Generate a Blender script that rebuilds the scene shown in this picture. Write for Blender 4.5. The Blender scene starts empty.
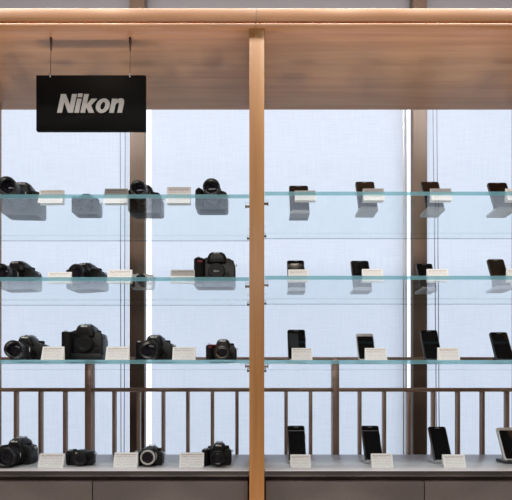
import bpy, bmesh, math, random
from mathutils import Vector, Matrix
random.seed(4)
S = bpy.context.scene
COL = S.collection
PX = 0.0035                      # metres per photo pixel on the front plane of the shelving
EYE = 1.2
Y0 = 1.4                         # distance of that plane from the camera
def X(px, r=1.0): return (px-256.0)*PX*r
def Z(py, r=1.0): return EYE+(392.0-py)*PX*r
def ZH(h): return EYE+h*PX

# ------------------------------------------------------------------ materials
def nodes(name):
    m = bpy.data.materials.new(name); m.use_nodes = True
    nt = m.node_tree; nt.nodes.clear()
    out = nt.nodes.new('ShaderNodeOutputMaterial')
    return m, nt, out
def principled(name, col, rough=.5, metal=0, var=.0, scale=40, bump=0, spec=.5, coat=0):
    m, nt, out = nodes(name)
    b = nt.nodes.new('ShaderNodeBsdfPrincipled')
    b.inputs['Roughness'].default_value = rough; b.inputs['Metallic'].default_value = metal
    b.inputs['Specular IOR Level'].default_value = spec
    b.inputs['Coat Weight'].default_value = coat
    nt.links.new(b.outputs[0], out.inputs[0])
    tc = nt.nodes.new('ShaderNodeTexCoord')
    n = nt.nodes.new('ShaderNodeTexNoise'); n.inputs['Scale'].default_value = scale; n.inputs['Detail'].default_value = 4
    nt.links.new(tc.outputs['Object'], n.inputs['Vector'])
    mx = nt.nodes.new('ShaderNodeMix'); mx.data_type = 'RGBA'
    mx.inputs['A'].default_value = tuple(c*(1-var) for c in col)+(1,)
    mx.inputs['B'].default_value = tuple(min(1, c*(1+var)) for c in col)+(1,)
    nt.links.new(n.outputs['Fac'], mx.inputs['Factor'])
    nt.links.new(mx.outputs['Result'], b.inputs['Base Color'])
    if bump:
        bp = nt.nodes.new('ShaderNodeBump'); bp.inputs['Strength'].default_value = bump; bp.inputs['Distance'].default_value = .002
        nt.links.new(n.outputs['Fac'], bp.inputs['Height']); nt.links.new(bp.outputs[0], b.inputs['Normal'])
    return m
def wood(name, c1, c2, axis, rough=.38):
    m, nt, out = nodes(name)
    b = nt.nodes.new('ShaderNodeBsdfPrincipled'); b.inputs['Roughness'].default_value = rough
    b.inputs['Coat Weight'].default_value = .1; b.inputs['Coat Roughness'].default_value = .3
    tc = nt.nodes.new('ShaderNodeTexCoord'); mp = nt.nodes.new('ShaderNodeMapping')
    sc = [38, 38, 38]; sc[axis] = 1.3
    mp.inputs['Scale'].default_value = sc
    n = nt.nodes.new('ShaderNodeTexNoise'); n.inputs['Scale'].default_value = 1.0; n.inputs['Detail'].default_value = 7; n.inputs['Distortion'].default_value = .6
    n2 = nt.nodes.new('ShaderNodeTexNoise'); n2.inputs['Scale'].default_value = 5.0; n2.inputs['Detail'].default_value = 3
    r = nt.nodes.new('ShaderNodeValToRGB')
    r.color_ramp.elements[0].position = .3; r.color_ramp.elements[0].color = c1+(1,)
    r.color_ramp.elements[1].position = .68; r.color_ramp.elements[1].color = c2+(1,)
    ad = nt.nodes.new('ShaderNodeMix'); ad.inputs['Factor'].default_value = .25
    nt.links.new(tc.outputs['Object'], mp.inputs[0]); nt.links.new(mp.outputs[0], n.inputs['Vector']); nt.links.new(mp.outputs[0], n2.inputs['Vector'])
    nt.links.new(n.outputs['Fac'], ad.inputs['A']); nt.links.new(n2.outputs['Fac'], ad.inputs['B'])
    nt.links.new(ad.outputs['Result'], r.inputs[0]); nt.links.new(r.outputs[0], b.inputs['Base Color'])
    bp = nt.nodes.new('ShaderNodeBump'); bp.inputs['Strength'].default_value = .06; bp.inputs['Distance'].default_value = .001
    nt.links.new(n.outputs['Fac'], bp.inputs['Height']); nt.links.new(bp.outputs[0], b.inputs['Normal'])
    nt.links.new(b.outputs[0], out.inputs[0]); return m
def glass(name, tint, ior=1.5):
    m, nt, out = nodes(name)
    geo = nt.nodes.new('ShaderNodeNewGeometry'); fr = nt.nodes.new('ShaderNodeFresnel')
    io = nt.nodes.new('ShaderNodeMix'); io.inputs['A'].default_value = ior; io.inputs['B'].default_value = 1/ior
    nt.links.new(geo.outputs['Backfacing'], io.inputs['Factor']); nt.links.new(io.outputs['Result'], fr.inputs['IOR'])
    t = nt.nodes.new('ShaderNodeBsdfTransparent'); t.inputs[0].default_value = tint+(1,)
    g = nt.nodes.new('ShaderNodeBsdfGlossy'); g.inputs['Roughness'].default_value = .0; g.inputs[0].default_value = (1, 1, 1, 1)
    mx = nt.nodes.new('ShaderNodeMixShader')
    nt.links.new(fr.outputs[0], mx.inputs[0]); nt.links.new(t.outputs[0], mx.inputs[1]); nt.links.new(g.outputs[0], mx.inputs[2])
    nt.links.new(mx.outputs[0], out.inputs[0]); return m
def edge_glass(name, tr=(.60, .86, .92), di=(.24, .56, .62), tn=(.50, .93, 1.0), mixf=.62):
    m, nt, out = nodes(name)
    t = nt.nodes.new('ShaderNodeBsdfTransparent'); t.inputs[0].default_value = tr+(1,)
    d = nt.nodes.new('ShaderNodeBsdfPrincipled'); d.inputs['Base Color'].default_value = di+(1,); d.inputs['Roughness'].default_value = .15
    tl = nt.nodes.new('ShaderNodeBsdfTranslucent'); tl.inputs[0].default_value = tn+(1,)
    a = nt.nodes.new('ShaderNodeMixShader'); a.inputs[0].default_value = .5
    nt.links.new(d.outputs[0], a.inputs[1]); nt.links.new(tl.outputs[0], a.inputs[2])
    mx = nt.nodes.new('ShaderNodeMixShader'); mx.inputs[0].default_value = mixf
    nt.links.new(t.outputs[0], mx.inputs[1]); nt.links.new(a.outputs[0], mx.inputs[2])
    nt.links.new(mx.outputs[0], out.inputs[0]); return m
def blind_fabric(name):
    m, nt, out = nodes(name)
    tc = nt.nodes.new('ShaderNodeTexCoord'); mp = nt.nodes.new('ShaderNodeMapping'); mp.inputs['Scale'].default_value = (9, 1, 150)
    mp2 = nt.nodes.new('ShaderNodeMapping'); mp2.inputs['Scale'].default_value = (150, 1, 6)
    n = nt.nodes.new('ShaderNodeTexNoise'); n.inputs['Scale'].default_value = 1; n.inputs['Detail'].default_value = 3
    n2 = nt.nodes.new('ShaderNodeTexNoise'); n2.inputs['Scale'].default_value = 1; n2.inputs['Detail'].default_value = 3
    nt.links.new(tc.outputs['Object'], mp.inputs[0]); nt.links.new(tc.outputs['Object'], mp2.inputs[0])
    nt.links.new(mp.outputs[0], n.inputs['Vector']); nt.links.new(mp2.outputs[0], n2.inputs['Vector'])
    ad = nt.nodes.new('ShaderNodeMix'); ad.inputs['Factor'].default_value = .5
    nt.links.new(n.outputs['Fac'], ad.inputs['A']); nt.links.new(n2.outputs['Fac'], ad.inputs['B'])
    r = nt.nodes.new('ShaderNodeValToRGB')
    r.color_ramp.elements[0].position = .36; r.color_ramp.elements[0].color = (.675, .715, .795, 1)
    r.color_ramp.elements[1].position = .64; r.color_ramp.elements[1].color = (.765, .80, .865, 1)
    nt.links.new(ad.outputs['Result'], r.inputs[0])
    tl = nt.nodes.new('ShaderNodeBsdfTranslucent'); df = nt.nodes.new('ShaderNodeBsdfDiffuse')
    df.inputs[0].default_value = (.6, .63, .68, 1)
    nt.links.new(r.outputs[0], tl.inputs[0])
    mx = nt.nodes.new('ShaderNodeMixShader'); mx.inputs[0].default_value = .18
    nt.links.new(tl.outputs[0], mx.inputs[1]); nt.links.new(df.outputs[0], mx.inputs[2])
    nt.links.new(mx.outputs[0], out.inputs[0]); return m
def card_paper(name, head, grey=False):
    # white card stock with rows of tiny printed lines and a toned heading
    m, nt, out = nodes(name)
    b = nt.nodes.new('ShaderNodeBsdfPrincipled'); b.inputs['Roughness'].default_value = .6
    tc = nt.nodes.new('ShaderNodeTexCoord'); sp = nt.nodes.new('ShaderNodeSeparateXYZ')
    nt.links.new(tc.outputs['UV'], sp.inputs[0])
    def math_(op, a, bb=None):
        n = nt.nodes.new('ShaderNodeMath'); n.operation = op
        for i, v in enumerate((a, bb)):
            if v is None: continue
            if isinstance(v, (int, float)): n.inputs[i].default_value = v
            else: nt.links.new(v, n.inputs[i])
        return n.outputs[0]
    u, v = sp.outputs['X'], sp.outputs['Y']
    fr = math_('FRACT', math_('MULTIPLY', v, 9.0))
    line = math_('GREATER_THAN', fr, .55)
    mp = nt.nodes.new('ShaderNodeMapping'); mp.inputs['Scale'].default_value = (22, 9, 1); nt.links.new(tc.outputs['UV'], mp.inputs[0])
    vor = nt.nodes.new('ShaderNodeTexNoise'); vor.inputs['Scale'].default_value = 1.4; nt.links.new(mp.outputs[0], vor.inputs['Vector'])
    gap = math_('GREATER_THAN', vor.outputs['Fac'], .44)
    inside = math_('MULTIPLY', math_('GREATER_THAN', u, .07), math_('LESS_THAN', u, .93))
    inside = math_('MULTIPLY', inside, math_('MULTIPLY', math_('GREATER_THAN', v, .08), math_('LESS_THAN', v, .95)))
    txt = math_('MULTIPLY', math_('MULTIPLY', line, gap), inside)
    hd = math_('GREATER_THAN', v, .74)
    shade_band = math_('GREATER_THAN', v, .52)
    m1 = nt.nodes.new('ShaderNodeMix'); m1.data_type = 'RGBA'; m1.inputs['A'].default_value = (.91, .90, .895, 1); m1.inputs['B'].default_value = (.52, .46, .46, 1)
    nt.links.new(math_('MULTIPLY', txt, .62), m1.inputs['Factor'])
    m2 = nt.nodes.new('ShaderNodeMix'); m2.data_type = 'RGBA'; m2.inputs['B'].default_value = head+(1,)
    nt.links.new(math_('MULTIPLY', math_('MULTIPLY', hd, txt), .9), m2.inputs['Factor'])
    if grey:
        m3 = nt.nodes.new('ShaderNodeMix'); m3.data_type = 'RGBA'; m3.inputs['B'].default_value = (.30, .27, .26, 1)  # shade under the canopy, put into the colour of the card's upper half
        nt.links.new(math_('MULTIPLY', shade_band, .8), m3.inputs['Factor']); nt.links.new(m1.outputs['Result'], m3.inputs['A']); m1 = m3
    nt.links.new(m1.outputs['Result'], m2.inputs['A'])
    nt.links.new(m2.outputs['Result'], b.inputs['Base Color']); nt.links.new(b.outputs[0], out.inputs[0]); return m

M = {}
M['wood_x'] = wood('oak_lengthwise', (.40, .190, .088), (.54, .285, .142), 0)
M['wood_z'] = wood('oak_upright', (.34, .153, .046), (.455, .225, .074), 2)
M['glass'] = glass('clear_glass', (.955, .985, .985))
M['edge'] = edge_glass('green_glass_edge')
M['edge_rear'] = edge_glass('ground_rear_edge', (.42, .48, .54), (.10, .14, .16), (.12, .18, .20), .35)
def clear(name, tint):
    m, nt, out = nodes(name); t = nt.nodes.new('ShaderNodeBsdfTransparent'); t.inputs[0].default_value = tint+(1,)
    nt.links.new(t.outputs[0], out.inputs[0]); return m
M['clear'] = clear('polished_clear_edge', (.95, .97, .98))
M['pane'] = glass('window_glass', (.96, .98, .98))
M['blind'] = blind_fabric('white_blind_fabric')
M['blind_alu'] = principled('blind_metal', (.62, .64, .68), .4, .3)
M['cord'] = principled('blind_cord', (.20, .24, .32), .6)
M['mullion'] = principled('brown_mullion', (.115, .076, .055), .42, .0, .08, 12)
M['bronze'] = principled('bronze_rail', (.30, .20, .15), .3, .45, .2, 9)
M['wall'] = principled('painted_wall', (.62, .60, .57), .8, 0, .03, 5)
M['valance'] = principled('grey_panel', (.19, .19, .215), .75, 0, .05, 6)
M['ceil'] = principled('ceiling_paint', (.10, .09, .085), .85, 0, .03, 4)
M['floor'] = principled('stone_floor', (.40, .37, .34), .35, 0, .12, 3)
M['worktop'] = principled('grey_laminate_top', (.42, .405, .425), .33, 0, .06, 60)
M['worktop_edge'] = principled('grey_laminate_edge', (.035, .031, .030), .5, 0, .06, 60)
M['taupe'] = principled('taupe_front', (.150, .125, .118), .55, 0, .18, 180)
M['carcass'] = principled('dark_carcass', (.03, .024, .022), .7)
M['black'] = principled('black_plastic', (.008, .008, .009), .36, 0, .15, 60, .0, .4)
M['rubber'] = principled('black_rubber', (.006, .006, .0065), .6, 0, .3, 500, .3, .2)
M['ring'] = principled('ribbed_ring', (.010, .010, .011), .42, 0, 0, 5, 0, .3)
M['lens'] = principled('coated_lens', (.010, .008, .016), .06, 0, 0, 5, 0, .35, 0)
M['steel'] = principled('brushed_steel', (.55, .55, .56), .3, .9, .08, 60)
M['silverp'] = principled('silver_plastic', (.62, .60, .58), .38, .35, .05, 40)
M['white'] = principled('white_print', (.80, .80, .78), .5)
M['grey_print'] = principled('light_grey_lettering', (.56, .55, .545), .5)
M['red'] = principled('red_plastic', (.20, .012, .014), .35)
M['gold'] = principled('gold_ring', (.55, .38, .13), .3, .8)
M['cable'] = principled('dark_cable', (.09, .06, .045), .5, .2)
M['peg_metal'] = principled('dark_peg_metal', (.16, .15, .15), .4, .4)
M['sign'] = principled('black_sign_board', (.003, .003, .0034), .55, 0, .3, 90, .0, .1)
M['screen'] = principled('black_glass_screen', (.006, .006, .007), .06, 0, 0, 5, 0, .5)
M['phone'] = principled('phone_shell', (.02, .02, .022), .3)
M['stand'] = principled('grey_stand', (.50, .50, .52), .35, .2, .05, 30)
M['stand_dark'] = principled('dark_stand', (.03, .03, .032), .35)
M['ui'] = principled('dim_display', (.045, .05, .062), .1)
M['card'] = card_paper('printed_card', (.42, .30, .28))
M['card_shade'] = card_paper('printed_card_painted_shade', (.10, .09, .09), True)

# ------------------------------------------------------------------ mesh helpers
def obj(name, bm, mat, parent=None, smooth=30, mats=None):
    me = bpy.data.meshes.new(name)
    bmesh.ops.recalc_face_normals(bm, faces=bm.faces)
    bm.to_mesh(me); bm.free()
    for mm in (mats or [mat]): me.materials.append(M[mm])
    if smooth:
        for p in me.polygons: p.use_smooth = True
        me.set_sharp_from_angle(angle=math.radians(smooth))
    o = bpy.data.objects.new(name, me); COL.objects.link(o)
    if parent: o.parent = parent
    return o
def empty(name, loc=(0, 0, 0), rz=0):
    o = bpy.data.objects.new(name, None); COL.objects.link(o)
    o.location = loc; o.rotation_euler = (0, 0, rz); o.empty_display_size = .05
    return o
def tag(o, label, cat, group=None):
    o['label'] = label; o['category'] = cat
    if group: o['group'] = group
    return o
def struct(o): o['kind'] = 'structure'; return o
def bevel(bm, off, seg=2, ang=30, faces=None):
    es = [e for e in bm.edges if len(e.link_faces) == 2 and e.calc_face_angle(0) > math.radians(ang)]
    if es: bmesh.ops.bevel(bm, geom=es, offset=off, segments=seg, affect='EDGES', profile=.5, clamp_overlap=True)
def box(x0, x1, y0, y1, z0, z1, bev=0, seg=2, bm=None):
    own = bmesh.new()
    bmesh.ops.create_cube(own, size=1)
    for v in own.verts:
        v.co = Vector(((x0+x1)/2+v.co.x*(x1-x0), (y0+y1)/2+v.co.y*(y1-y0), (z0+z1)/2+v.co.z*(z1-z0)))
    if bev: bevel(own, bev, seg)
    return merge(bm, own)
def merge(bm, own):
    if bm is None: return own
    me = bpy.data.meshes.new('tmp'); own.to_mesh(me); own.free(); bm.from_mesh(me); bpy.data.meshes.remove(me)
    return bm
def extrude_poly(pts, plane, a, b, bev=0, seg=2, bm=None):
    """polygon pts in plane 'xz' (extruded along y), 'xy' (along z), 'yz' (along x)"""
    own = bmesh.new()
    def P(u, v, w):
        return {'xz': (u, w, v), 'xy': (u, v, w), 'yz': (w, u, v)}[plane]
    lo = [own.verts.new(P(u, v, a)) for u, v in pts]; hi = [own.verts.new(P(u, v, b)) for u, v in pts]
    own.faces.new(lo); own.faces.new(hi[::-1])
    n = len(pts)
    for i in range(n): own.faces.new((lo[i], hi[i], hi[(i+1) % n], lo[(i+1) % n]))
    bmesh.ops.recalc_face_normals(own, faces=own.faces)
    if bev: bevel(own, bev, seg)
    return merge(bm, own)
def lathe(profile, axis='y', c=(0, 0, 0), n=32, bm=None, ribs=0, loop=False):
    """profile: list of (t, radius) along the axis; closed at the ends when radius is 0"""
    own = bmesh.new(); rings = []
    def P(t, r, a):
        if axis == 'y': return (c[0]+r*math.cos(a), c[1]+t, c[2]+r*math.sin(a))
        if axis == 'z': return (c[0]+r*math.cos(a), c[1]+r*math.sin(a), c[2]+t)
        return (c[0]+t, c[1]+r*math.cos(a), c[2]+r*math.sin(a))
    for t, r in profile:
        if r <= 1e-7: rings.append([own.verts.new(P(t, 0, 0))])
        else:
            ring = []
            for i in range(n):
                rr = r*(1-.03*(i % 2)) if ribs else r
                ring.append(own.verts.new(P(t, rr, 2*math.pi*i/n)))
            rings.append(ring)
    for a, b in zip(rings, rings[1:]+([rings[0]] if loop else [])):
        for i in range(n):
            j = (i+1) % n
            if len(a) == 1 and len(b) == 1: continue
            if len(a) == 1: own.faces.new((a[0], b[i], b[j]))
            elif len(b) == 1: own.faces.new((a[i], b[0], a[j]))
            else: own.faces.new((a[i], b[i], b[j], a[j]))
    for ring in (rings[0], rings[-1]):
        if len(ring) > 1 and not loop:
            try: own.faces.new(ring)
            except ValueError: pass
    bmesh.ops.recalc_face_normals(own, faces=own.faces)
    return merge(bm, own)
def tube(pts, rad, n=8, bm=None):
    own = bmesh.new(); rings = []
    pts = [Vector(p) for p in pts]
    for i, p in enumerate(pts):
        d = (pts[min(i+1, len(pts)-1)]-pts[max(i-1, 0)]).normalized()
        q = d.to_track_quat('Z', 'Y')
        rings.append([own.verts.new(p+q @ Vector((rad*math.cos(2*math.pi*k/n), rad*math.sin(2*math.pi*k/n), 0))) for k in range(n)])
    for a, b in zip(rings, rings[1:]):
        for k in range(n): own.faces.new((a[k], a[(k+1) % n], b[(k+1) % n], b[k]))
    own.faces.new(rings[0][::-1]); own.faces.new(rings[-1])
    return merge(bm, own)

# ------------------------------------------------------------------ room shell
WY = 2.17                                    # plane of the window mullions
RX, RB, RZ = 4.2, -4.2, 3.7
struct(obj('floor', box(-RX, RX, RB, 3.0, -.1, 0), 'floor'))
struct(obj('ceiling', box(-RX, RX, RB, 3.0, RZ, RZ+.1), 'ceil'))
struct(obj('wall_back', box(-RX, RX, RB-.1, RB, 0, RZ), 'wall'))
struct(obj('wall_left', box(-RX-.1, -RX, RB, 3.0, 0, RZ), 'wall'))
struct(obj('wall_right', box(RX, RX+.1, RB, 3.0, 0, RZ), 'wall'))
SILL = .72
struct(obj('wall_front', box(-RX, RX, WY+.02, WY+.14, 0, SILL), 'wall'))
RW = 1.55
mul = [(-3.69, -3.61), (-2.20, -2.12), (X(131, RW), X(146, RW)), (X(411, RW), X(425, RW)), (2.36, 2.44), (3.88, 3.96)]
for i, (a, b) in enumerate(mul):
    struct(obj('trim_%d' % (i+1), box(a, b, WY-.03, WY+.012, SILL, RZ, .004), 'mullion'))
edges = [-RX]+[v for ab in mul for v in ab]+[RX]
bays = [(edges[i], edges[i+1]) for i in range(0, len(edges), 2)]
for i, (a, b) in enumerate(bays):
    struct(obj('window_%d' % (i+1), box(a, b, WY+.09, WY+.10, SILL, RZ-.65), 'pane'))
    struct(obj('trim_%d' % (i+20), box(a, b, WY+.02, WY+.13, RZ-.72, RZ), 'valance'))     # grey panel above the windows

# ------------------------------------------------------------------ roller blinds
def blind(x0, x1, label, cords=None, y=WY-.005):
    t = empty('roller_blind', ((x0+x1)/2, y, 0))
    cx = (x0+x1)/2
    b = bmesh.new()
    n = 40; zt, zb = RZ-.7, .82
    grid = []
    for j in range(2):
        grid.append([b.verts.new((x0-cx+(x1-x0)*i/n, .002*math.sin(i*.7), (zb, zt)[j])) for i in range(n+1)])
    for i in range(n): b.faces.new((grid[0][i], grid[0][i+1], grid[1][i+1], grid[1][i]))
    f = obj('fabric', b, 'blind', t)
    obj('bottom_bar', box(x0-cx, x1-cx, -.01, .01, zb-.03, zb+.001, .004), 'blind_alu', t)
    obj('roller_tube', lathe([(x0-cx, .03), (x1-cx, .03)], 'x', (0, .0, zt), 20), 'blind_alu', t)
    if cords:
        for a, c in cords:
            obj('pull_cord', tube([(X(a, RW)-cx, -.035, zt), (X((a+c)/2, RW)-cx, -.035, 2.0), (X(c, RW)-cx, -.035, .86)], .0021), 'cord', t)
    tag(t, label, 'blind', 'white roller blinds over the windows')
blind(-2.09, X(129.3, RW), 'white roller blind left of the left brown mullion, two dark pull cords beside it', [(122.5, 123.5), (128, 126.5)])
blind(X(152, RW), X(402.5, RW), 'wide white roller blind between the two brown window mullions, behind the oak centre post')
blind(X(426.5, RW), 2.33, 'white roller blind of the right window, two pull cords hanging beside the right brown mullion', [(429, 433.5), (433, 436)])
# the outer ones are out of the picture
struct(obj('trim_40', box(X(404.4, RW), X(405.6, RW), WY+.02, WY+.05, SILL, RZ-.7), 'blind_alu'))
struct(obj('trim_41', box(X(407.6, RW), X(408.4, RW), WY+.02, WY+.05, SILL, RZ-.7), 'blind_alu'))

# ------------------------------------------------------------------ guard rail behind the shelving
RR = 1.36; RY = Y0*RR
rail = empty('guard_rail', (0, RY, 0))
tag(rail, 'brown bronze guard rail with upright balusters in front of the window blinds', 'railing')
xl, xr = X(-160, RR), X(660, RR)
zt, zm = Z(359, RR), Z(389.8, RR)
obj('top_rail', box(xl, xr, -.02, .02, zt-.008, zt+.008, .005), 'bronze', rail)
obj('middle_rail', box(xl, xr, -.018, .018, zm-.0095, zm+.0095, .006), 'bronze', rail)
obj('bottom_rail', box(xl, xr, -.015, .015, .08, .11, .004), 'bronze', rail)
for k in range(-10, 24):
    px = 90+24.5*k
    if k % 10 == 0:
        obj('rail_post', box(X(px-3.4, RR), X(px+3.4, RR), -.026, .026, 0, zt+.004, .006), 'bronze', rail)
    else:
        obj('baluster', box(X(px-1.7, RR), X(px+1.7, RR), -.012, .012, .10, zm, .003), 'bronze', rail)

# ------------------------------------------------------------------ oak display shelving
RD = 1.29; YB = Y0*RD
case = empty('display_shelving', (0, Y0, 0))
tag(case, 'oak display shelving frame with centre post and deep canopy top standing before the windows', 'shelving')
D = YB-Y0
pL, pR = X(249.3), X(264.3)
eLi, eRi = X(-72), X(585.6)
zs = Z(27)                                   # underside of the top
obj('center_post', box(pL, pR, 0, D, 0, zs, .002), 'wood_z', case)
obj('end_panel', box(eLi-.052, eLi, 0, D, 0, zs, .002), 'wood_z', case)
obj('end_panel', box(eRi, eRi+.052, 0, D, 0, zs, .002), 'wood_z', case)
fas = bmesh.new()
box(eLi-.06, X(256)-.0006, -.003, .02, Z(21.3, .998), Z(8, .998), .003, 2, fas); box(X(256)+.0006, eRi+.06, -.003, .02, Z(21.3, .998), Z(8, .998), .003, 2, fas)
obj('fascia', fas, 'wood_x', case)
st = bmesh.new()
box(eLi-.06, X(256)-.0006, -.006, .02, Z(26.8, .9957), Z(22.9, .9957), .002, 2, st); box(X(256)+.0006, eRi+.06, -.006, .02, Z(26.8, .9957), Z(22.9, .9957), .002, 2, st)
obj('fascia_strip', st, 'wood_x', case)
obj('canopy_soffit', box(eLi-.052, eRi+.052, .02, D+.004, zs, zs+.05), 'wood_x', case)
shelf_left = [197.7, 114.9, 32.2]; shelf_right = [200.5, 116.3, 32.0]; TH = 4.0
def peg(x, y, z, s):
    b = lathe([(0, .0045), (.012, .0045), (.012, .006), (.016, .006)] if s > 0 else [(0, .0045), (-.012, .0045), (-.012, .006), (-.016, .006)], 'x', (x, y, z-.0062), 12)
    obj('shelf_peg', b, 'peg_metal', case, label_peg)
label_peg = 30
for hl, hr in zip(shelf_left, shelf_right):
    for r in (1.035, 1.25):
        for x, sd, h in ((pL, -1, hl), (pR, 1, hr), (eLi, 1, hl), (eRi, -1, hr)):
            peg(x, Y0*r-Y0, ZH(h-TH), sd)

def glass_shelf(x0, x1, h, label):
    b = bmesh.new()
    z0, z1, d = ZH(h-TH), ZH(h), D-.004
    extrude_poly([(0, z0+.0008), (0, z1-.0008), (.0008, z1), (d, z1), (d, z0+.0045), (d-.003, z0), (.0008, z0)], 'yz', x0, x1, 0, 1, b)
    b.normal_update()
    for f in b.faces:
        f.material_index = 1 if f.normal.y < -.4 else 2 if (f.normal.y > .3 and f.normal.z < -.2) else 3 if abs(f.normal.z) < .3 else 0
    o = obj('glass_shelf', b, None, None, 0, ['glass', 'edge', 'edge_rear', 'clear'])
    o.location = (0, Y0, 0)
    tag(o, label, 'shelf', 'clear glass shelves')
ordw = ['top', 'middle', 'lowest']
for i, (hl, hr) in enumerate(zip(shelf_left, shelf_right)):
    glass_shelf(eLi+.001, pL-.001, hl, '%s glass shelf left of the oak centre post, holding cameras' % ordw[i])
    glass_shelf(pR+.001, eRi-.001, hr, '%s glass shelf right of the oak centre post, holding smartphones' % ordw[i])

# ------------------------------------------------------------------ worktops and cabinets
HC = -79.0
def counter(x0, x1, side, seam):
    b = bmesh.new()
    box(x0+.001, x1-.001, 0, Y0*.265, ZH(HC)-.0185, ZH(HC), .0015, 2, b)
    b.normal_update()
    for f in b.faces: f.material_index = 1 if f.normal.y < -.5 else 0
    o = obj('worktop', b, None, None, 30, ['worktop', 'worktop_edge']); o.location = (0, Y0, 0)
    tag(o, 'grey laminate worktop %s of the oak centre post, below the glass shelves' % side[0], 'worktop', 'grey worktops')
    segs = [(x0+.006, seam-.002), (seam+.002, x1-.006)]
    for k, (a, c) in enumerate(segs):
        cab = empty('base_cabinet', ((a+c)/2, Y0+.03, 0)); cx = (a+c)/2
        obj('body', box(a-cx-.002, c-cx+.002, .02, D-.04, .0, ZH(HC)-.0187), 'carcass', cab)
        obj('door', box(a-cx, c-cx, -.01, .0195, .09, Z(483), .0015), 'taupe', cab)
        tag(cab, side[1+k], 'cabinet', 'taupe base cabinets under the worktops')
counter(eLi, pL, ('left', 'taupe cabinet at far left, left of the seam below the small black compact camera', 'taupe cabinet left of the centre post, below the camera with a silver lens ring'), X(90))
counter(pR, eRi, ('right', 'taupe cabinet right of the centre post, below the upright black phones', 'taupe cabinet at far right, under the silver framed phone'), X(427))

# ------------------------------------------------------------------ lettering
def lettering(height, depth):
    bm = bmesh.new(); sh = .21; x = 0
    def poly(pts, ox):
        extrude_poly([((ox+u+sh*v)*height, v*height) for u, v in pts], 'xz', 0, depth, 0, 2, bm)
    poly([(0, 0), (0, 1), (.27, 1), (.60, .42), (.60, 1), (.86, 1), (.86, 0), (.59, 0), (.26, .57), (.26, 0)], 0)
    x = .915
    poly([(.01, 0), (.26, 0), (.26, .75), (.01, .75)], x); poly([(.01, .84), (.26, .84), (.26, 1.03), (.01, 1.03)], x)
    x = 1.255
    poly([(0, 0), (0, 1), (.25, 1), (.25, .45), (.45, .75), (.75, .75), (.50, .40), (.74, 0), (.44, 0), (.28, .27), (.25, .22), (.25, 0)], x)
    x = 2.01; n = 24
    own = bmesh.new(); R = []
    for y in (0, depth):
        for rx, ry in ((.37, .39), (.125, .215)):
            R.append([own.verts.new(((x+.38+rx*math.cos(2*math.pi*k/n)+sh*(.375+ry*math.sin(2*math.pi*k/n)))*height, y, (.375+ry*math.sin(2*math.pi*k/n))*height)) for k in range(n)])
    for a, b in ((0, 1), (2, 3), (0, 2), (1, 3)):
        for k in range(n): own.faces.new((R[a][k], R[a][(k+1) % n], R[b][(k+1) % n], R[b][k]))
    merge(bm, own)
    x = 2.815
    poly([(0, 0), (0, .75), (.27, .75), (.28, .68), (.36, .745), (.48, .775), (.60, .74), (.67, .66), (.69, .54), (.69, 0), (.435, 0), (.435, .46), (.41, .54), (.35, .555), (.285, .51), (.25, .43), (.25, 0)], x)
    w = (2.815+.69+.21)*height
    for v in bm.verts: v.co.x -= w/2
    return bm
LOGO = None
def small_logo(parent, x, y, z, h, mat='white'):
    o = obj('lettering', lettering(h, .0006), mat, parent, 0); o.location = (x, y, z); return o

# ------------------------------------------------------------------ hanging sign
rs = 1.031; ys = Y0*rs
sx = X(91.5, rs)
sign = empty('hanging_sign', (sx, ys, Z(131.5, rs)))
w2, hh = (X(146, rs)-X(37, rs))/2, Z(76.4, rs)-Z(131.5, rs)
obj('sign_board', box(-w2, w2, -.006, .006, 0, hh, .0012), 'sign', sign)
lt = obj('lettering', lettering(18.4*rs*PX, .002), 'grey_print', sign, 0); lt.location = (X(92.3, rs)-sx, -.0078, Z(114, rs)-Z(131.5, rs))
for px in (51, 130.3):
    x = X(px, rs)-sx; top = zs-Z(131.5, rs)
    obj('cable', tube([(x, -.004, hh-.012), (x, -.0, top-.03)], .0010), 'cable', sign)
    obj('ceiling_hook', lathe([(0, .0048), (-.020, .0048), (-.026, .0034), (-.045, .0026), (-.05, .0)], 'z', (x, 0, top), 12), 'cable', sign)
    obj('cable_clip', box(x-.002, x+.002, -.008, -.005, hh-.008, hh+.006, .0006), 'steel', sign)
tag(sign, 'black rectangular sign with light grey italic lettering hanging from the oak canopy', 'sign')

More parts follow.
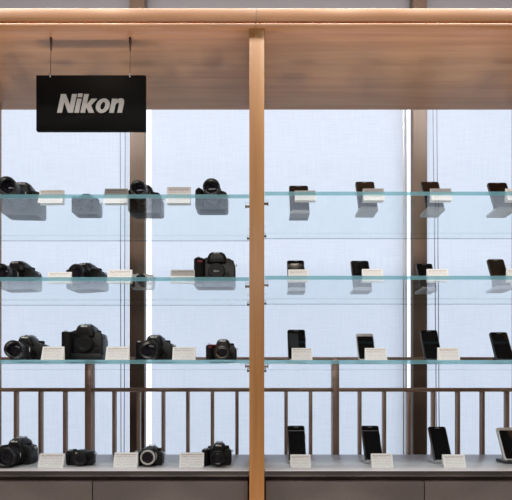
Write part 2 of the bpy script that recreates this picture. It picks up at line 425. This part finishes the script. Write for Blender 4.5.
# ------------------------------------------------------------------ cameras
def round_rect(x0, x1, z0, z1, r, n=5):
    pts = []
    for cx, cz, a0 in ((x1-r, z1-r, 0), (x0+r, z1-r, 90), (x0+r, z0+r, 180), (x1-r, z0+r, 270)):
        for k in range(n+1):
            a = math.radians(a0+90*k/n); pts.append((cx+r*math.cos(a), cz+r*math.sin(a)))
    return pts
def lens(parent, x, y, z, rad, length, ring='ring', cap=False, silver=False, gold=False):
    """lens barrel pointing to -y from the mount plane y"""
    L = length; body_m = 'silverp' if silver else 'black'
    prof = [(0, rad*.86), (-.08*L, rad*.88), (-.12*L, rad*.95), (-.30*L, rad*.95), (-.34*L, rad*.98), (-.86*L, rad*.98), (-.90*L, rad), (-.985*L, rad), (-L, rad*.97), (-L, rad*.84), (-.93*L, rad*.70), (-.85*L, rad*.62), (-.85*L, 0)]
    lo = obj('lens', lathe(prof, 'y', (x, y, z), 40), body_m, parent, 35)
    obj('zoom_ring', lathe([(-.42*L, rad*.97), (-.42*L, rad*1.03), (-.66*L, rad*1.03), (-.66*L, rad*.97)], 'y', (x, y, z), 72, None, 1, True), 'rubber', lo)
    if L > .06:
        obj('lens_badge', box(x+rad*.955, x+rad*.985, y-.38*L, y-.33*L, z-.004, z+.012, .0004, 1), 'white', lo)
    if L > .04:
        obj('focus_ring', lathe([(-.16*L, rad*.94), (-.16*L, rad*.985), (-.27*L, rad*.985), (-.27*L, rad*.94)], 'y', (x, y, z), 72, None, 1, True), ring, lo)
    r2 = rad*.64
    obj('front_element', lathe([(-.84*L, r2), (-.868*L, r2*.8), (-.885*L, r2*.45), (-.89*L, 0)], 'y', (x, y, z), 32), 'lens', lo)
    obj('inner_ring', lathe([(-.965*L, rad*.83), (-.972*L, rad*.83), (-.945*L, rad*.72), (-.935*L, rad*.73)], 'y', (x, y, z), 40, None, 0, True), 'gold' if gold else 'ring', lo)
    return lo
def camera(px, r, h, label, W=.14, H=.108, style='dslr', lx=.006, lr=.032, ll=.07, yaw=0, red=False, gold=False, silver_ring=False, body='black', lz=None, logo=True, hb=0):
    c = empty('camera', (X(px, r), Y0*r, ZH(h)), math.radians(yaw))
    Hb = H*(.77 if style in ('dslr', 'bridge') else .84 if style == 'pro' else .94)
    if hb: Hb = H*hb
    T = {'compact': .030, 'bridge': .042}.get(style, .058)
    f, k = -T/2, T/2
    w = W/2
    if style in ('dslr', 'pro', 'bridge'):
        sil = [(-w, .006), (-w+.006, 0), (w-.006, 0), (w, .006), (w, Hb*.72), (w-.006, Hb*.90), (w-.022, Hb*.955), (w*.45, Hb), (-w*.42, Hb), (-w*.55, Hb*.965), (-w+.012, Hb*.94), (-w, Hb*.86)]
    else:
        sil = round_rect(-w, w, 0, Hb, min(.012, Hb*.2))
    obj('body', extrude_poly(sil, 'xz', f, k, .004, 3), body, c)
    # hand grip
    if style != 'compact':
        gw = W*.27
        gp = [(-w-.001, k-.006), (-w-.001, f-.008), (-w+.006, f-.022), (-w+gw*.5, f-.026), (-w+gw*.85, f-.018), (-w+gw, f+.004), (-w+gw, k-.006)]
        g = extrude_poly(gp, 'xy', .002, Hb*.93, .004, 3)
        obj('grip', g, 'rubber', c)
        if style == 'pro':
            obj('vertical_grip', extrude_poly([(-w-.002, .002), (-w+.004, 0), (w-.004, 0), (w+.001, .004), (w+.001, Hb*.22), (w-.004, Hb*.26), (-w+gw*.5, Hb*.27), (-w-.002, Hb*.24)], 'xz', f-.014, k-.002, .004, 3), 'black', c)
    else:
        obj('grip', box(-w+.004, -w+.017, f-.006, f+.004, Hb*.10, Hb*.80, .003, 3), 'rubber', c)
    zl = lz if lz is not None else Hb*(.50 if style != 'pro' else .57)
    # viewfinder hump
    if style in ('dslr', 'pro', 'bridge'):
        pw = W*.24; px0 = lx
        b = bmesh.new()
        secs = [(f-.012, .55, Hb+(H-Hb)*.45), (f-.006, .78, H-.004), (f+.012, .86, H), (k-.008, .80, H-.002), (k+.012, .70, Hb+(H-Hb)*.55)]
        rings = []
        for yy, s_, zt_ in secs:
            hw = pw*s_
            rings.append([b.verts.new((px0+u*hw, yy, zz)) for u, zz in ((-1.25, Hb*.80), (-1.18, Hb*1.0), (-.95, Hb+(zt_-Hb)*.72), (-.62, zt_), (.62, zt_), (.95, Hb+(zt_-Hb)*.72), (1.18, Hb*1.0), (1.25, Hb*.80))])
        for a, bb in zip(rings, rings[1:]):
            for i in range(8):
                j = (i+1) % 8; b.faces.new((a[i], a[j], bb[j], bb[i]))
        b.faces.new(rings[0]); b.faces.new(rings[-1][::-1])
        bmesh.ops.recalc_face_normals(b, faces=b.faces); bevel(b, .002, 2, 20)
        pr = obj('prism_housing', b, body, c)
        hs = bmesh.new()
        box(px0-.010, px0+.010, f+.016, k-.002, H-.003, H+.0015, .0005, 1, hs); box(px0-.011, px0-.008, f+.016, k-.002, H, H+.004, .0004, 1, hs); box(px0+.008, px0+.011, f+.016, k-.002, H, H+.004, .0004, 1, hs)
        obj('hot_shoe', hs, 'steel', c)
        obj('eyecup', box(px0-.017, px0+.017, k+.006, k+.017, Hb*.92, H-.012, .003, 3), 'rubber', c)
        if logo:
            lg = small_logo(c, px0, f-.0126, H-(H-Hb)*.56, min(.0085, (H-Hb)*.30)); lg.rotation_euler = (math.radians(-17), 0, 0)
        # dials
        obj('mode_dial', lathe([(0, .0115), (.009, .0115), (.011, .010), (.011, 0)], 'z', (w*.62, .002, Hb*.93), 36, None, 1), 'ring', c)
        obj('command_dial', lathe([(0, .0085), (.006, .0085), (.007, 0)], 'z', (-w*.55, .010, Hb*.955), 28, None, 1), 'ring', c)
    else:
        obj('mode_dial', lathe([(0, .008), (.006, .008), (.007, 0)], 'z', (-w*.45, 0, Hb-.001), 28, None, 1), 'steel' if body != 'black' else 'ring', c)
        fl = box(w*.1-.016, w*.1+.016, f+.002, k-.004, Hb-.003, Hb+H*.06, .002, 2)
        obj('flash_cover', fl, body, c)
        if logo: small_logo(c, -w*.1, f-.0006, Hb*.80, .0055)
    sy = f-.010 if style != 'compact' else 0
    obj('shutter_button', lathe([(0, .0065), (.003, .0065), (.006, .005), (.006, 0)], 'z', (-w+W*.11, sy, Hb*.925 if style != 'compact' else Hb-.001), 20), 'steel', c)
    for s_ in (-1, 1):
        obj('strap_lug', lathe([(0, .003), (s_*.005, .003), (s_*.005, .0055), (s_*.007, .0055)], 'x', (s_*w*.985, 0, Hb*.80), 14), 'steel', c)
    if red:
        obj('red_accent', box(-w+W*.10, -w+W*.22, f-.0265, f-.012, Hb*.76, Hb*.83, .002, 2), 'red', c)
        if red == 'body':
            obj('red_top_cover', box(-w+.006, -w*.30, f-.012, k-.004, Hb*.88, Hb*.975, .005, 3), 'red', c)
    # lens mount and lens
    mr = lr*.92
    obj('lens_mount', lathe([(.004, mr*1.08), (-.008, mr*1.08), (-.010, mr*1.02), (-.010, mr*.8), (.004, mr*.8)], 'y', (lx, f, zl), 40, None, 0, True), 'silverp' if silver_ring else 'black', c)
    if ll:
        lens(c, lx, f-.008, zl, lr, ll, cap=False, silver=False, gold=gold)
        if silver_ring:
            obj('silver_ring', lathe([(-ll*.90-.008, lr*.99), (-ll*.90-.008, lr*1.07), (-ll-.0095, lr*1.05), (-ll-.0098, lr*.84), (-ll*.93-.008, lr*.80)], 'y', (lx, f, zl), 48, None, 0, True), 'silverp', c)
    else:
        obj('body_cap', lathe([(-.008, lr*.93), (-.012, lr*.93), (-.0145, lr*.88), (-.0145, lr*.60), (-.0130, lr*.56), (-.0130, 0)], 'y', (lx, f, zl), 40), 'ring', c)
        if style != 'pro': small_logo(c, lx, f-.0136, zl-.003, .006, 'grey_print')
    obj('release_button', lathe([(0, .005), (-.004, .005), (-.005, 0)], 'y', (min(lx+lr*1.25, w-.008), f, zl-.006), 16), 'ring', c)
    if style in ('dslr', 'pro'):
        obj('focus_switch', box(min(lx+lr*1.2, w-.013), min(lx+lr*1.2, w-.013)+.008, f-.004, f+.001, zl-.030, zl-.016, .001, 1), 'ring', c)
        obj('lamp_window', lathe([(0, .0045), (-.003, .0045), (-.004, 0)], 'y', (-w*.34, f, Hb*.85), 16), 'lens', c)
    tag(c, label, 'camera', 'digital cameras displayed on the left')
    return c
s1, s2, s3 = shelf_left
camera(25, 1.135, s1, 'large black camera with wide lens on the top glass shelf, leftmost in its row', W=.142, H=.128, lx=.006, lr=.035, ll=.105, yaw=3, lz=.055)
camera(88, 1.125, s1, 'small grey-black camera second from left on the top shelf, mostly below the shelf edge', W=.101, H=.080, style='bridge', lx=.004, lr=.022, ll=.03, logo=False)
camera(147, 1.122, s1, 'black camera with round lens on the top glass shelf before the left window mullion', W=.125, H=.108, lx=.000, lr=.030, ll=.085, lz=.047)
camera(212.5, 1.10, s1, 'black camera with a big round lens on the top shelf, nearest the oak post', W=.120, H=.094, lx=.008, lr=.031, ll=.075, lz=.041)
camera(21.5, 1.138, s2, 'black camera leftmost on the middle glass shelf, partly cut by the photo edge', W=.140, H=.112, lx=.002, lr=.031, ll=.075, yaw=-6)
camera(89, 1.14, s2, 'black camera second from left on the middle shelf, lens turned slightly left', W=.142, H=.106, lx=.0, lr=.034, ll=.045, yaw=-13, lz=.050)
camera(143, 1.12, s2, 'tiny pale silver camera with black lens on the middle shelf before the left mullion', W=.090, H=.058, style='compact', lx=.009, lr=.0195, ll=.040, body='silverp', logo=False, lz=.024)
camera(215.5, 1.112, s2, 'big black camera body with no lens on the middle shelf beside the oak post', W=.155, H=.134, hb=.84, lx=.008, lr=.033, ll=0, red=True)
camera(31.5, 1.10, s3, 'black camera with long zoom lens leftmost on the lowest glass shelf', W=.118, H=.102, lx=-.006, lr=.032, ll=.085, yaw=4)
camera(86, 1.11, s3, 'tall bulky black professional camera body with no lens on the lowest glass shelf', W=.152, H=.147, style='pro', lx=.010, lr=.034, ll=0)
camera(156.5, 1.11, s3, 'black camera with wide round lens on the lowest shelf before the left mullion', W=.140, H=.106, lx=.002, lr=.036, ll=.058, yaw=-5)
camera(222, 1.09, s3, 'small camera with dark red grip top on the lowest shelf nearest the oak post', W=.112, H=.086, lx=.006, lr=.029, ll=.038, red='body', gold=True)
camera(18.5, 1.105, HC, 'black camera with thick lens on the grey worktop at the far left', W=.122, H=.100, lx=.008, lr=.036, ll=.065, yaw=0)
camera(81, 1.085, HC, 'small flat black compact camera on the grey worktop between two white cards', W=.104, H=.058, style='compact', lx=.012, lr=.024, ll=.018)
camera(150, 1.09, HC, 'small black camera with a bright silver lens ring on the grey worktop', W=.102, H=.072, style='bridge', lx=.007, lr=.026, ll=.030, silver_ring=True, lz=.036, logo=False)
camera(217.5, 1.095, HC, 'black bridge camera with protruding lens on the grey worktop beside the oak post', W=.108, H=.084, style='bridge', lx=.007, lr=.0255, ll=.05, lz=.036)

# ------------------------------------------------------------------ cards
def card(p0, p1, yt, h, r, label, grey=False, lean=17, yaw=0):
    zb = ZH(h); xw = (p1-p0)*PX*r
    a = math.radians(lean)
    # find the height that brings the top edge to row yt
    Hh = .02
    for _ in range(40):
        rr = r+Hh*math.sin(a)/Y0
        Hh = max(.01, (EYE+(392-yt)*PX*rr-zb)/math.cos(a))
    t = empty('price_card', (X((p0+p1)/2, r), Y0*r, zb), math.radians(yaw))
    b = bmesh.new(); uvl = b.loops.layers.uv.new('UVMap')
    th = .0012; dy = Hh*math.sin(a); zt_ = Hh*math.cos(a)
    prof = [(0, 0), (dy, zt_), (dy+.002, zt_), (dy+.0035, zt_*.5), (dy*.5+.012, 0), (dy*.5+.010, 0), (dy+.0015, zt_*.5), (dy+.0006, zt_-.003), (th, 0)]
    lo = [b.verts.new((-xw/2, y, z)) for y, z in prof]; hi = [b.verts.new((xw/2, y, z)) for y, z in prof]
    b.faces.new(lo); b.faces.new(hi[::-1])
    n = len(prof)
    for i in range(n):
        j = (i+1) % n; f = b.faces.new((lo[i], lo[j], hi[j], hi[i]))
        if i == 0:
            for l, uv in zip(f.loops, ((0, 0), (0, 1), (1, 1), (1, 0))): l[uvl].uv = uv
    o = obj('folded_card', b, 'card_shade' if grey else 'card', t, 0)
    tag(t, label, 'card', 'price cards in front of the products')
L1, L2, L3, L4 = 1.045, 1.05, 1.03, 1.045
card(37.5, 62, 190, s1, L1, 'white price card right of the large wide-lens camera on the top shelf')
card(103, 126.5, 188.6, s1, L1, 'shade-painted price card left of the mullion on the top shelf', True)
card(166, 190, 187, s1, L1, 'pale price card left of the big-lens camera nearest the post on the top shelf')
card(46.5, 70, 272, s2, L2, 'white price card between the two leftmost cameras on the middle glass shelf')
card(106.5, 131, 269.6, s2, L2, 'white price card left of the tiny silver camera on the middle shelf')
card(170, 194, 269.8, s2, L2, 'shade-painted price card left of the lensless camera on the middle shelf', True)
card(40.5, 62, 346.5, s3, L3, 'white price card between the long-zoom camera and the tall professional body')
card(105, 128, 346.5, s3, L3, 'white price card right of the tall professional body on the lowest shelf')
card(172, 195, 347, s3, L3, 'white price card left of the red-gripped camera on the lowest shelf')
card(37.5, 63, 453.5, HC, L4, 'white price card left of the small compact camera on the worktop')
card(113, 137, 452.5, HC, L4, 'white price card left of the silver-ringed camera on the worktop')
card(179, 203.5, 452.5, HC, L4, 'white price card left of the bridge camera beside the post on the worktop')
s1, s2, s3 = shelf_right
card(295, 316, 190.5, s1, L1, 'shade-painted price card on the top shelf, nearest right of the oak post', True)
card(364, 385, 188.5, s1, L1, 'shade-painted price card before the second phone from the post on the top shelf', True)
card(432, 453, 188.5, s1, L1, 'shade-painted price card right of the right mullion on the top shelf', True)
card(508, 529, 188.5, s1, L1, 'price card cut off by the right photo edge on the top shelf')
card(288.5, 309, 269.5, s2, L2, 'white price card on the middle shelf, nearest right of the oak post')
card(363, 384, 269, s2, L2, 'white price card before the second phone from the post on the middle shelf')
card(428.5, 449.5, 269, s2, L2, 'white price card right of the right mullion on the middle shelf')
card(509, 530, 269, s2, L2, 'price card cut off by the right photo edge on the middle shelf')
card(292, 312.5, 348, s3, L3, 'white price card on the lowest glass shelf, nearest right of the oak post')
card(366, 387.5, 348, s3, L3, 'white price card before the silver-topped phone on the lowest glass shelf')
card(439.5, 460.5, 347.5, s3, L3, 'white price card right of the right mullion on the lowest glass shelf')
card(290.5, 311, 454.5, HC, L4, 'white price card on the worktop, nearest right of the oak post')
card(372, 393.5, 453.5, HC, L4, 'white price card before the second phone from the post on the worktop')
card(444, 466.5, 454.5, HC, L4, 'white price card before the third phone from the post on the worktop')

# ------------------------------------------------------------------ phones on stands
def phone(xl_, xr_, yt, h, r, label, slabel, lean=22, shell='phone', stand='stand', frame=.0035, line=False, ui=False, depth=.060, thick=.009, top=.012):
    zb = ZH(h); a = math.radians(lean); base_t = .012
    L = .12
    for _ in range(40):
        rt = r+L*math.sin(a)/Y0
        L = max(.05, (EYE+(392-yt)*PX*rt-zb-base_t)/math.cos(a))
    rt = r+L*math.sin(a)/Y0
    w = (xr_-xl_)*PX*rt; x = X((xl_+xr_)/2, rt); y = Y0*r
    # stand
    s = empty('phone_stand', (x, y, zb))
    b = box(-w*.5, w*.5, -.004, depth, 0, base_t-.0005, .0015, 2); obj('base', b, stand, s)
    obj('front_lip', box(-w*.42, w*.42, -.0052, -.0032, .002, base_t+.003, .0006, 2), stand, s)
    bs = bmesh.new(); HS = L*.55
    ya = thick*1.02/math.cos(a)+.0008
    extrude_poly([(ya, base_t-.002), (ya+HS*math.sin(a), base_t-.002+HS*math.cos(a)), (ya+HS*math.sin(a)+.003, base_t-.002+HS*math.cos(a)), (ya+.0045, base_t-.002)], 'yz', -w*.30, w*.30, .0008, 1, bs)
    obj('back_support', bs, stand, s)
    br = bmesh.new()
    extrude_poly([(ya+HS*.86*math.sin(a)+.001, base_t-.002+HS*.86*math.cos(a)), (ya+HS*.86*math.sin(a)+.004, base_t-.002+HS*.86*math.cos(a)), (depth-.004, base_t-.002), (depth-.008, base_t-.002)], 'yz', -w*.22, w*.22, .0008, 1, br)
    obj('brace', br, stand, s)
    tag(s, slabel, 'phone stand', 'stands under the smartphones')
    # phone, leaning
    p = empty('smartphone', (x, y, zb+base_t)); p.rotation_euler = (-a, 0, 0)
    obj('shell', extrude_poly(round_rect(-w/2, w/2, 0, L, .008), 'xz', 0, thick, .0016, 2), shell, p)
    sc = obj('screen', extrude_poly(round_rect(-w/2+frame, w/2-frame, frame*1.4, L-(top if shell == 'silverp' else frame), .006), 'xz', -.0007, .002), 'screen', p)
    obj('side_key', box(w/2-.0005, w/2+.0012, .003, .006, L*.62, L*.76, .0004, 1), shell, p)
    obj('earpiece', box(-.009, .009, -.0009, .001, L-.0075, L-.006, .0003, 1), 'steel', p)
    if line: obj('seam', box(-w/2+.001, w/2-.001, -.0012, .001, L*.84, L*.848, .0003, 1), 'steel', p)  # reflection of the shelf edge across the screen, modelled as a thin bar
    if ui: obj('dim_display', box(-w*.42, w*.10, -.0011, .001, L*.40, L*.86, .0003, 1), 'ui', p)
    tag(p, label, 'phone', 'smartphones displayed on the right')
def both(lab): return dict(label='black smartphone '+lab, slabel='grey stand under the smartphone '+lab)
phone(289, 308, 185.5, s1, 1.128, **both('nearest the oak post on the top glass shelf'))
phone(355.3, 374, 181.5, s1, 1.108, **both('second from the post on the top glass shelf'))
phone(420.5, 438.5, 181.5, s1, 1.108, **both('overlapping the right mullion on the top glass shelf'))
phone(487.3, 506.5, 182.5, s1, 1.11, **both('rightmost on the top glass shelf'))
phone(287, 304, 260.3, s2, 1.155, **both('nearest the oak post on the middle glass shelf'))
phone(350.5, 368.5, 260.6, s2, 1.15, **both('second from the post on the middle shelf'))
phone(416, 432, 263.5, s2, 1.15, **both('overlapping the right mullion on the middle glass shelf'))
phone(487, 503.5, 259, s2, 1.137, **both('rightmost on the middle glass shelf'))
phone(287.3, 305, 329.5, s3, 1.10, ui=True, **both('with faint display nearest the post, lowest shelf'))
phone(356, 373, 333.5, s3, 1.10, shell='silverp', frame=.0025, top=.013, label='silver-topped smartphone second from the oak post on the lowest shelf', slabel='grey stand under the silver-topped smartphone on the lowest shelf')
phone(420, 437, 330, s3, 1.10, stand='stand_dark', label='black smartphone overlapping the right mullion on the lowest shelf', slabel='black phone stand under the phone before the right mullion on the lowest shelf')
phone(489.5, 507, 332, s3, 1.10, stand='stand_dark', label='black smartphone rightmost on the lowest glass shelf', slabel='black phone stand under the rightmost phone on the lowest glass shelf')
phone(287.3, 304.5, 425.5, HC, 1.10, line=True, lean=25, **both('nearest the oak post on the grey worktop'))
phone(361, 378.5, 425.5, HC, 1.10, line=True, lean=25, **both('second from the oak post on the grey worktop'))
phone(428, 445.5, 426.5, HC, 1.10, lean=25, **both('third from the oak post on the grey worktop'))
phone(496.5, 517, 427.5, HC, 1.10, lean=24, shell='silverp', stand='stand_dark', frame=.0055, top=.012, thick=.011, label='silver-framed smartphone at the right photo edge on the grey worktop', slabel='dark stand under the silver-framed smartphone on the worktop')

# ------------------------------------------------------------------ light
Wd = bpy.data.worlds.new('daylight'); S.world = Wd; Wd.use_nodes = True
bg = Wd.node_tree.nodes['Background']; bg.inputs[0].default_value = (.86, .898, .99, 1); bg.inputs[1].default_value = 1.62
def light(kind, loc, target, energy, col, **kw):
    l = bpy.data.lights.new('lamp_or_added_light', kind); l.energy = energy; l.color = col
    for k, v in kw.items(): setattr(l, k, v)
    o = bpy.data.objects.new('lamp_or_added_light', l); COL.objects.link(o); o.location = loc
    o.rotation_euler = (Vector(target)-Vector(loc)).to_track_quat('-Z', 'Y').to_euler(); return o
WARM = (1.0, .92, .85)
light('AREA', (0, 1.225, 3.62), (0, 1.225, 0), 112, WARM, shape='RECTANGLE', size=4.2, size_y=.08)           # track of lamps over the front
light('AREA', (0, -2.6, 3.6), (0, -1.0, 1.0), 98, (1, .97, .94), shape='RECTANGLE', size=5, size_y=1.0)
for x, e in ((-.75, 14), (.35, 12), (.85, 10)):
    light('SPOT', (x, .75, 3.55), (x, Y0, 2.5), e, (1, .84, .66), spot_size=math.radians(38), spot_blend=.9, shadow_soft_size=.04)
for x, e in ((-.7, 9), (.2, 9), (.95, 6)):
    light('AREA', (x, 1.22, .03), (x, 1.5, 2.5), e, (1, .83, .71), shape='DISK', size=.09)                # unseen uplights added at floor level to brighten the canopy underside
for k in range(10):
    x = -1.2+.27*k
    light('SPOT', (x, 1.24, .03), (x, 1.585, 2.47), (28, 39, 32)[k % 3], (1, .83, .71), spot_size=math.radians(12.5), spot_blend=.75, shadow_soft_size=.045)  # added row of unseen uplights, replacing light bounced up off the glass
S.cycles.caustics_reflective = False; S.cycles.caustics_refractive = False

# ------------------------------------------------------------------ camera
cam = bpy.data.cameras.new('Camera'); co = bpy.data.objects.new('Camera', cam); COL.objects.link(co)
co.location = (0, 0, EYE); co.rotation_euler = (math.pi/2, 0, 0)
cam.sensor_width = 36; cam.lens = 400/512*36; cam.shift_y = (392-250)/512; cam.clip_start = .02
S.camera = co
vs = S.view_settings
S.display_settings.display_device = 'sRGB'
vs.view_transform = 'Standard'; vs.look = 'None'; vs.exposure = 0; vs.gamma = 1; vs.use_curve_mapping = False
